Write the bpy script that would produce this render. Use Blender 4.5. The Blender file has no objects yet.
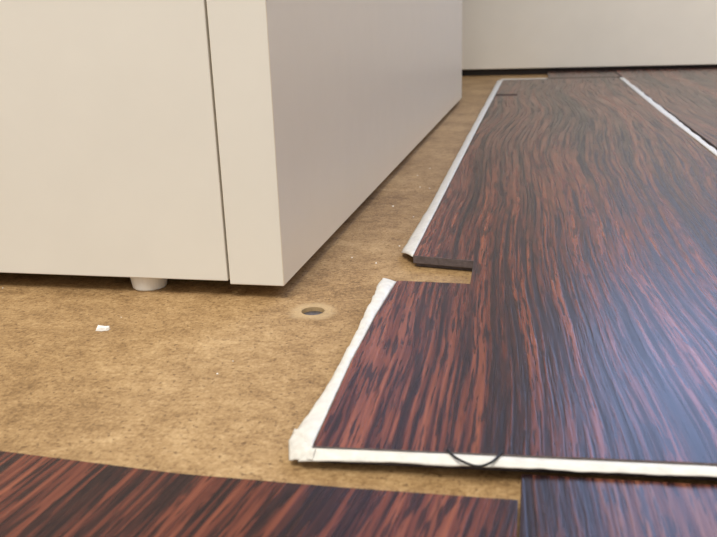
import bpy, bmesh, math, random
from mathutils import Vector, Matrix, noise
random.seed(4)
S=0.5   # drawing units -> metres
sc=bpy.context.scene
try:
    sc.view_settings.view_transform='Standard'
    sc.view_settings.look='None'
except Exception: pass

# ---------------------------------------------------------------- materials
def srgb(r,g,b):
    f=lambda c:(c/255/12.92) if c/255<=0.04045 else ((c/255+0.055)/1.055)**2.4
    return (f(r),f(g),f(b),1)
class NT:
    def __init__(s,name):
        s.m=bpy.data.materials.new(name); s.m.use_nodes=True
        s.t=s.m.node_tree; s.b=s.t.nodes['Principled BSDF']
        s.co=s.t.nodes.new('ShaderNodeTexCoord')
        s.base=s.map(s.co.outputs['Object'],(1/S,1/S,1/S))
    def map(s,src,scale,loc=(0,0,0),rot=(0,0,0)):
        n=s.t.nodes.new('ShaderNodeMapping'); n.inputs['Scale'].default_value=scale
        n.inputs['Location'].default_value=loc; n.inputs['Rotation'].default_value=rot
        s.t.links.new(src,n.inputs['Vector']); return n.outputs[0]
    def noise(s,src,scale,detail=2,rough=.5,dist=0):
        n=s.t.nodes.new('ShaderNodeTexNoise'); n.inputs['Scale'].default_value=scale
        n.inputs['Detail'].default_value=detail; n.inputs['Roughness'].default_value=rough
        n.inputs['Distortion'].default_value=dist
        s.t.links.new(src,n.inputs['Vector']); return n.outputs['Fac']
    def ramp(s,src,stops):
        n=s.t.nodes.new('ShaderNodeValToRGB'); e=n.color_ramp.elements
        while len(e)<len(stops): e.new(.5)
        for i,(p,c) in enumerate(stops):
            e[i].position=p; e[i].color=c if hasattr(c,'__len__') else (c,c,c,1)
        s.t.links.new(src,n.inputs[0]); return n.outputs[0]
    def math(s,op,a,b=None,c=None):
        n=s.t.nodes.new('ShaderNodeMath'); n.operation=op
        for i,v in enumerate((a,b,c)):
            if v is None: continue
            if isinstance(v,(int,float)): n.inputs[i].default_value=v
            else: s.t.links.new(v,n.inputs[i])
        return n.outputs[0]
    def mix(s,fac,a,b,mode='MIX'):
        n=s.t.nodes.new('ShaderNodeMix'); n.data_type='RGBA'; n.blend_type=mode
        for sock,v in ((n.inputs[0],fac),(n.inputs[6],a),(n.inputs[7],b)):
            if hasattr(v,'is_linked'): s.t.links.new(v,sock)
            else: sock.default_value=v
        return n.outputs[2]
    def sep(s,src):
        n=s.t.nodes.new('ShaderNodeSeparateXYZ'); s.t.links.new(src,n.inputs[0]); return n.outputs
    def comb(s,x,y,z):
        n=s.t.nodes.new('ShaderNodeCombineXYZ')
        for i,v in enumerate((x,y,z)):
            if isinstance(v,(int,float)): n.inputs[i].default_value=v
            else: s.t.links.new(v,n.inputs[i])
        return n.outputs[0]
    def bump(s,h,strength,dist=.001):
        n=s.t.nodes.new('ShaderNodeBump'); n.inputs['Strength'].default_value=strength
        n.inputs['Distance'].default_value=dist
        s.t.links.new(h,n.inputs['Height']); s.t.links.new(n.outputs[0],s.b.inputs['Normal'])
    def set(s,key,v):
        i=s.b.inputs[key]
        if hasattr(v,'is_linked'): s.t.links.new(v,i)
        else: i.default_value=v

def wood(name,off,red=1.0,amp=.12):
    n=NT(name)
    v=n.map(n.base,(1,1,1),loc=off)
    x,y,z=n.sep(v)
    low=n.noise(n.map(v,(2.2,1.3,1)),1,0,.4)
    low2=n.noise(n.map(v,(14,5,1)),1,1,.5)
    xd=n.math('ADD',x,n.math('MULTIPLY',n.math('SUBTRACT',low,.5),amp))
    xd=n.math('ADD',xd,n.math('MULTIPLY',n.math('SUBTRACT',low2,.5),.010))
    w=n.comb(xd,y,z)
    band=n.noise(n.map(w,(70,.8,1)),1,3,.6)
    fine=n.noise(n.map(w,(290,5,1)),1,3,.6)
    dash=n.noise(n.map(w,(430,24,1)),1,3,.6)
    big=n.noise(n.map(v,(9,.9,1)),1,1,.4)
    t=n.math('ADD',n.math('MULTIPLY',band,.52),n.math('MULTIPLY',fine,.48))
    t=n.math('ADD',t,n.math('MULTIPLY',n.math('SUBTRACT',big,.5),.26))
    g=n.ramp(n.math('ADD',n.sep(n.base)[0],.5),[(.40,.035),(.54,.005)])
    t=n.math('ADD',t,g)
    c=n.ramp(t,[(.40,srgb(28,17,19)),(.47,srgb(52,29,28)),(.53,srgb(94*red,48,38)),(.63,srgb(134*red,76,56))])
    c=n.mix(n.ramp(dash,[(.50,0.0),(.57,.85)]),c,srgb(29,18,22))
    n.set('Base Color',c)
    n.set('Roughness',n.ramp(fine,[(.35,.32),(.65,.20)]))
    n.set('Specular IOR Level',.26)
    n.bump(n.math('SUBTRACT',fine,n.math('MULTIPLY',dash,.6)),.34,.0004)
    return n.m
wood_main=wood('vinyl_wood_print',(0.03,0,0))
wood_r=wood('vinyl_wood_print_b',(1.7,.6,0),1.0)
wood_f=wood('vinyl_wood_print_c',(3.1,2.2,0))
wood_g=wood('vinyl_wood_print_d',(5.3,4.1,0),.9)

def plain(name,col,rough=.5,var=.06,scale=60,bump=0,spec=.5):
    n=NT(name); f=n.noise(n.base,scale,3,.55)
    d=tuple(c*(1-var) for c in col[:3])+(1,); l=tuple(min(1,c*(1+var)) for c in col[:3])+(1,)
    n.set('Base Color',n.ramp(f,[(.3,d),(.7,l)])); n.set('Roughness',rough); n.set('Specular IOR Level',spec)
    if bump: n.bump(f,bump,.0006)
    return n.m
lam=plain('white_laminate',srgb(225,222,213),.40,.012,25,.03)
lam_side=plain('white_laminate_side',srgb(228,217,198),.34,.012,25,.03,.4)  # same laminate, side faces: warm tone of the light put into the colour
edge_m=plain('vinyl_core',srgb(92,82,82),.7,.3,300)
paper=plain('release_paper',srgb(216,213,205),.5,.09,170,.5)
wallm=plain('wall_paint',srgb(222,218,212),.7,.02,8)
basem=plain('painted_board',srgb(246,242,233),.6,.02,8)
darkm=plain('gap_shade_brown',srgb(34,25,22),.7,.2,30)  # shade colour for the gap below the back baseboard
plastic=plain('foot_plastic',srgb(230,227,220),.4,.02,40)
screwm=plain('dull_metal',srgb(92,90,94),.5,.3,300)
chipm=plain('paint_flake',srgb(240,238,234),.6,.05,200)
inkm=plain('black_thread',srgb(12,12,14),.5,.1,200)
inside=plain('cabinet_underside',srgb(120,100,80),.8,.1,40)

HX,HY=-.1544,.5257
n=NT('particle_board')
blot=n.noise(n.base,8,4,.6)
mid=n.noise(n.base,60,4,.7)
fib=n.noise(n.map(n.base,(220,380,1),rot=(0,0,.5)),1,3,.75)
fib2=n.noise(n.map(n.base,(520,260,1),rot=(0,0,-.3)),1,2,.7)
t=n.math('ADD',n.math('MULTIPLY',blot,.28),n.math('MULTIPLY',mid,.28))
t=n.math('ADD',t,n.math('MULTIPLY',fib,.24)); t=n.math('ADD',t,n.math('MULTIPLY',fib2,.20))
c=n.ramp(t,[(.38,srgb(108,82,52)),(.46,srgb(143,113,75)),(.53,srgb(168,137,95)),(.62,srgb(192,162,119))])
spk=n.noise(n.base,300,2,.6)
c=n.mix(n.ramp(spk,[(.58,0.0),(.70,.75)]),c,srgb(92,66,42))
x,y,z=n.sep(n.base)
dx=n.math('SUBTRACT',x,HX); dy=n.math('SUBTRACT',y,HY)
r=n.math('SQRT',n.math('ADD',n.math('MULTIPLY',dx,dx),n.math('MULTIPLY',dy,dy)))
r=n.math('ADD',r,n.math('MULTIPLY',n.math('SUBTRACT',mid,.5),.020))
c=n.mix(n.ramp(n.math('MULTIPLY',r,25),[(.34,.5),(.50,0.0)]),c,srgb(206,180,138))
n.set('Base Color',c); n.set('Roughness',.65); n.set('Specular IOR Level',.3)
n.bump(n.math('ADD',fib,mid),.32,.0006)
pboard=n.m

# ---------------------------------------------------------------- mesh helpers
def finish(name,bm,mats,parent=None,bevel=0,smooth=False):
    for v in bm.verts: v.co*=S
    me=bpy.data.meshes.new(name); bmesh.ops.recalc_face_normals(bm,faces=bm.faces); bm.to_mesh(me); bm.free()
    for m in (mats if isinstance(mats,(list,tuple)) else [mats]): me.materials.append(m)
    o=bpy.data.objects.new(name,me); sc.collection.objects.link(o)
    if parent: o.parent=parent
    if smooth:
        for p in me.polygons: p.use_smooth=True
    if bevel:
        b=o.modifiers.new('bevel','BEVEL'); b.width=bevel*S; b.segments=3; b.limit_method='ANGLE'
    return o
def slab(name,pts,z0,z1,mats,parent=None,bevel=0):
    bm=bmesh.new()
    lo=[bm.verts.new((x,y,z0)) for x,y in pts]; hi=[bm.verts.new((x,y,z1)) for x,y in pts]
    two=isinstance(mats,(list,tuple)) and len(mats)>1
    bm.faces.new(hi); b=bm.faces.new(lo[::-1])
    k=len(pts)
    if two: b.material_index=1
    for i in range(k):
        f=bm.faces.new((lo[i],lo[(i+1)%k],hi[(i+1)%k],hi[i]))
        if two: f.material_index=1
    return finish(name,bm,mats,parent,bevel)
def box(name,x0,x1,y0,y1,z0,z1,mat,parent=None,bevel=0):
    return slab(name,[(x0,y0),(x1,y0),(x1,y1),(x0,y1)],z0,z1,mat,parent,bevel)
def cyl(name,x,y,z0,z1,r0,r1,mat,parent=None,bevel=0,seg=40):
    bm=bmesh.new()
    bmesh.ops.create_cone(bm,cap_ends=True,segments=seg,radius1=r0,radius2=r1,depth=z1-z0,matrix=Matrix.Translation((x,y,(z0+z1)/2)))
    return finish(name,bm,mat,parent,bevel,True) if not bevel else finish(name,bm,mat,parent,bevel)
def lerp(pl,t):
    L=[0]
    for a,b in zip(pl,pl[1:]): L.append(L[-1]+(Vector(b)-Vector(a)).length)
    d=t*L[-1]
    for i in range(len(pl)-1):
        if d<=L[i+1] or i==len(pl)-2:
            return Vector(pl[i]).lerp(Vector(pl[i+1]),(d-L[i])/(L[i+1]-L[i]))
def ribbon(name,inner,outer,mat,parent,seg=120,cross=6,wob=.0012,lift=.0012,fold=.0,seed=0,freq=40,crease=.0003):
    bm=bmesh.new(); rows=[]
    for i in range(seg+1):
        t=i/seg; a=lerp(inner,t); b=lerp(outer,t); row=[]
        nz=noise.noise(Vector((a.x*freq,a.y*freq,seed))); nz2=noise.noise(Vector((a.x*freq*3,a.y*freq*3,seed+5)))
        b=b+(b-a).normalized()*(nz*wob+nz2*wob*.35)
        for j in range(cross+1):
            s=j/cross; p=a.lerp(b,s)
            cr=noise.noise(Vector((p.x*freq*2.5,p.y*freq*2.5,seed+9)))
            p.z+=lift*math.sin(math.pi*s)*(1+nz)+nz2*.0005*s+fold*max(0,nz)*s+cr*crease*4*s*(1.4-s)
            row.append(bm.verts.new(p))
        rows.append(row)
    for r0,r1 in zip(rows,rows[1:]):
        for j in range(cross): bm.faces.new((r0[j],r0[j+1],r1[j+1],r1[j]))
    o=finish(name,bm,mat,parent,0,True)
    m=o.modifiers.new('thick','SOLIDIFY'); m.thickness=.0006*S; m.offset=0
    return o

# ---------------------------------------------------------------- room shell
XL,XR,YB,YF=-2.2,2.6,2.985,-1.6
bm=bmesh.new()
rect=[bm.verts.new(p) for p in ((XL,YF,0),(XR,YF,0),(XR,YB+.1,0),(XL,YB+.1,0))]
es=[bm.edges.new((rect[i],rect[(i+1)%4])) for i in range(4)]
R0=.0085; ring=[bm.verts.new((HX+R0*math.cos(a),HY+R0*math.sin(a),0)) for a in [i*math.tau/32 for i in range(32)]]
es+=[bm.edges.new((ring[i],ring[(i+1)%32])) for i in range(32)]
bmesh.ops.triangle_fill(bm,use_beauty=True,edges=es)
low=[bm.verts.new((v.co.x,v.co.y,-.03)) for v in ring]
for i in range(32): bm.faces.new((ring[i],ring[(i+1)%32],low[(i+1)%32],low[i]))
bm.faces.new(low)
lr=[bm.verts.new((v.co.x,v.co.y,-.06)) for v in rect]
for i in range(4): bm.faces.new((rect[i],rect[(i+1)%4],lr[(i+1)%4],lr[i]))
bm.faces.new(lr)
floor=finish('floor',bm,pboard)
screw=cyl('screw_head',HX,HY,-.014,-.003,.0082,.0080,screwm)

# back wall with window opening
WX0,WX1,WZ0,WZ1=.15,1.9,.85,2.9; WT=4.8
bm=bmesh.new()
def addbox(bm,x0,x1,y0,y1,z0,z1):
    bmesh.ops.create_cube(bm,size=1,matrix=Matrix.Translation(((x0+x1)/2,(y0+y1)/2,(z0+z1)/2))@Matrix.Diagonal((x1-x0,y1-y0,z1-z0,1)))
addbox(bm,XL,WX0,YB,YB+.1,0,WT); addbox(bm,WX1,XR,YB,YB+.1,0,WT)
addbox(bm,WX0,WX1,YB,YB+.1,0,WZ0); addbox(bm,WX0,WX1,YB,YB+.1,WZ1,WT)
finish('wall_back',bm,wallm)
bm=bmesh.new(); fw=.06
addbox(bm,WX0,WX1,YB-.02,YB+.08,WZ0,WZ0+fw); addbox(bm,WX0,WX1,YB-.02,YB+.08,WZ1-fw,WZ1)
addbox(bm,WX0,WX0+fw,YB-.02,YB+.08,WZ0+fw,WZ1-fw); addbox(bm,WX1-fw,WX1,YB-.02,YB+.08,WZ0+fw,WZ1-fw)
addbox(bm,(WX0+WX1)/2-.03,(WX0+WX1)/2+.03,YB,YB+.06,WZ0+fw,WZ1-fw)
finish('window_1',bm,basem)
box('baseboard_back',XL+.02,XR,YB-.035,YB,.022,.42,basem,bevel=.003)
box('gap_shade_1',XL+.02,XR,YB-.022,YB,.0,.0215,darkm)  # dark strip paints the shade in the open gap under the baseboard
box('wall_left',XL-.1,XL,YF,YB+.1,0,WT,wallm)
box('wall_right',XR,XR+.1,YF,YB+.1,0,WT,wallm)

# ---------------------------------------------------------------- cabinet
cab=bpy.data.objects.new('white_cabinet',None); sc.collection.objects.link(cab)
cy0,cy1=.5465,2.02; cx=-.1822; H=1.7
box('side_panel',cx-.0432,cx,cy0,cy1,.0108,H,lam_side,cab,.0009)
box('drawer_front',-1.75,cx-.0450,cy0+.0004,cy0+.036,.0132,1.1,lam,cab,.0008)
box('drawer_front_upper',-1.75,cx-.0450,cy0+.0004,cy0+.036,1.106,H-.01,lam,cab,.0008)
box('carcass',-1.75,cx-.044,cy0+.037,cy1,.016,H-.005,inside,cab)
box('side_panel_far',-1.794,-1.7505,cy0,cy1,.0108,H,lam_side,cab,.0009)
box('top_panel',-1.80,cx+.004,cy0-.01,cy1+.005,H,H+.04,lam,cab,.002)
fx=-.3025
for i,(a,b,zt) in enumerate(((fx,.566,.0131),(fx,1.9,.016),(-1.6,.566,.0131),(-1.6,1.9,.016))):
    cyl('foot_%d'%i,a,b,0,zt,.0135,.0155,plastic,cab,.0012)
sp=bpy.data.objects['side_panel']; sp.data.materials.append(lam)
for p in sp.data.polygons:
    if abs(p.normal.y)>.9: p.material_index=1

# ---------------------------------------------------------------- planks
T=.0105; B=.0035
main=slab('vinyl_plank',[(-.0977,.3204),(.0816,.3330),(.236,.3440),(.2375,2.62),(-.003,2.61),(-.1060,2.60),(-.1030,2.115),(-.050,2.108),(-.050,2.062),(-.1030,2.066),
   (-.0979,.6400),(-.0464,.6300),(-.0447,.5700),(-.1001,.5715),(-.1018,.50),(-.1015,.42)],B,T,[wood_main,edge_m],bevel=.0005)
# adhesive backing sheet under the plank, the plank rests on it
slab('backing_sheet',[(-.0955,.3235),(.0816,.3360),(.234,.3470),(.2355,2.60),(-.1040,2.59),(-.0955,.6430),(-.0435,.6330),(-.0415,.5670),(-.0970,.5690)],.0004,B,edge_m,main)
za=T-.0012
ribbon('paper_left',[(-.0985,.3210,za),(-.1020,.42,za),(-.1024,.50,za),(-.1006,.5712,za)],
       [(-.1125,.336,.0060),(-.1105,.355,.007),(-.1082,.39,.0080),(-.1086,.45,.009),(-.1108,.53,.0105),(-.1125,.576,.0105)],paper,main,200,8,.0012,.0012,seed=1,freq=50)
ribbon('paper_left_far',[(-.0984,.6400,za),(-.1035,1.5,za),(-.1065,2.60,za)],
       [(-.1125,.668,.004),(-.1105,.85,.006),(-.1160,1.5,.006),(-.125,2.62,.006)],paper,main,260,6,.0020,.001,seed=2,freq=22)
ribbon('paper_front',[(-.0985,.3206,za),(.0816,.3326,za),(.236,.3436,za)],
       [(-.1045,.3150,.0045),(-.085,.3158,.006),(-.06,.3172,.0070),(-.0198,.3180,.0085),(.0803,.3250,.0085),(.236,.336,.0085)],paper,main,260,8,.0010,.0010,seed=3,freq=45)
ribbon('paper_corner',[(-.0982,.3230,za),(-.0984,.3206,za),(-.0960,.3202,za)],
       [(-.1125,.340,.008),(-.1132,.331,.0055),(-.1095,.3185,.003),(-.0970,.3150,.0055)],paper,main,70,10,.0020,.0015,fold=.003,seed=8,freq=160,crease=.0006)
ribbon('paper_seam',[(.2385,.50,T),(.2385,1.0,T),(.2385,1.25,T),(.2365,1.7,T),(.240,2.60,T)],
       [(.2500,.50,T),(.2510,1.0,T),(.2470,1.25,T),(.2500,1.7,T),(.2540,2.60,T)],paper,main,180,4,.0030,.0006,seed=4,freq=12,crease=.0001)
ribbon('paper_end',[(-.108,2.60,za),(0.03,2.612,za)],[(-.125,2.70,.006),(0.03,2.70,.006)],paper,main,30,4,.002,.001,seed=6)

slab('vinyl_plank.001',[(.2535,.345),(1.2,.345),(1.2,2.955),(.2535,2.955)],.0005,T,[wood_r,edge_m],bevel=.0005)
slab('vinyl_plank.002',[(.032,2.66),(.2505,2.66),(.2505,2.955),(.032,2.955)],0.001,T-.001,[wood_g,edge_m],bevel=.0005)
slab('vinyl_plank.003',[(-1.3,.303),(-.45,.3035),(-.255,.3005),(-.155,.2950),(-.075,.2960),(-.0026,.2985),(-.0022,-.05),(-1.3,-.05)],.0,.006,[wood_f,edge_m],bevel=.0004)
slab('vinyl_plank.004',[(-.0016,.3190),(.3,.335),(1.2,.34),(1.2,-.05),(-.0016,-.05)],.0,.006,[wood_g,edge_m],bevel=.0004)

def thread(name,pts,r,parent):
    cu=bpy.data.curves.new(name,'CURVE'); cu.dimensions='3D'; cu.bevel_depth=r*S; cu.bevel_resolution=3
    sp=cu.splines.new('NURBS'); sp.points.add(len(pts)-1); sp.use_endpoint_u=True; sp.order_u=3
    for p,q in zip(sp.points,pts): p.co=(q[0]*S,q[1]*S,q[2]*S,1)
    o=bpy.data.objects.new(name,cu); sc.collection.objects.link(o); cu.materials.append(inkm)
    if parent: o.parent=parent
    return o
thread('black_thread',[(-.0350,.3250,.0112),(-.032,.3200,.0114),(-.027,.3160,.0112),(-.021,.3140,.0106),(-.0165,.3155,.0112),(-.013,.3200,.0114),(-.0105,.3280,.0112)],.0006,None)

# ---------------------------------------------------------------- debris
bm=bmesh.new()
def flake(x,y,r,h):
    k=random.randint(5,8); ph=random.random()*6; 
    pts=[(x+r*random.uniform(.55,1.1)*math.cos(ph+i*math.tau/k),y+r*random.uniform(.5,1.0)*math.sin(ph+i*math.tau/k)) for i in range(k)]
    lo=[bm.verts.new((a,b,0.0002)) for a,b in pts]; hi=[bm.verts.new((x+(a-x)*.8,y+(b-y)*.8,h*random.uniform(.5,1.2))) for a,b in pts]
    bm.faces.new(hi)
    for i in range(k): bm.faces.new((lo[i],lo[(i+1)%k],hi[(i+1)%k],hi[i]))
flake(-.2925,.4700,.0050,.003); flake(-.2885,.4710,.003,.002)
for i in range(9):
    flake(random.uniform(-.16,-.12),random.uniform(.62,1.3),random.uniform(.0006,.0014),.0008)
for i in range(4):
    flake(random.uniform(-.45,-.12),random.uniform(.38,.56),random.uniform(.0004,.0008),.0006)
finish('paint_flakes',bm,chipm)

# ---------------------------------------------------------------- lights
def area(name,loc,target,sx,sy,power,col):
    l=bpy.data.lights.new(name,'AREA'); l.shape='RECTANGLE'; l.size=sx*S; l.size_y=sy*S; l.energy=power; l.color=col
    o=bpy.data.objects.new(name,l); sc.collection.objects.link(o); o.location=Vector(loc)*S
    o.rotation_euler=(Vector(target)-Vector(loc)).to_track_quat('-Z','Y').to_euler(); return o
area('window_daylight',((WX0+WX1)/2,YB+.14,(WZ0+WZ1)/2),((WX0+WX1)/2,0,(WZ0+WZ1)/2-.4),WX1-WX0,WZ1-WZ0,15,(.36,.54,1.0))
area('ceiling_lamp',(-.3,-1.0,3.4),(-.1,1.2,0),1.6,1.6,30,(1.0,.96,.89))
w=bpy.data.worlds.new('room_light'); sc.world=w; w.use_nodes=True
w.node_tree.nodes['Background'].inputs[0].default_value=(1.0,.97,.92,1); w.node_tree.nodes['Background'].inputs[1].default_value=.74

# ---------------------------------------------------------------- camera
cam=bpy.data.cameras.new('camera'); co=bpy.data.objects.new('camera',cam); sc.collection.objects.link(co)
co.location=(0,0,.2*S); co.rotation_euler=[math.radians(a) for a in (72.82897,1.90001,12.21059)]
cam.sensor_width=36; cam.lens=36*800/717; cam.clip_start=.005
cam.dof.use_dof=True; cam.dof.focus_distance=.32; cam.dof.aperture_fstop=34
sc.camera=co
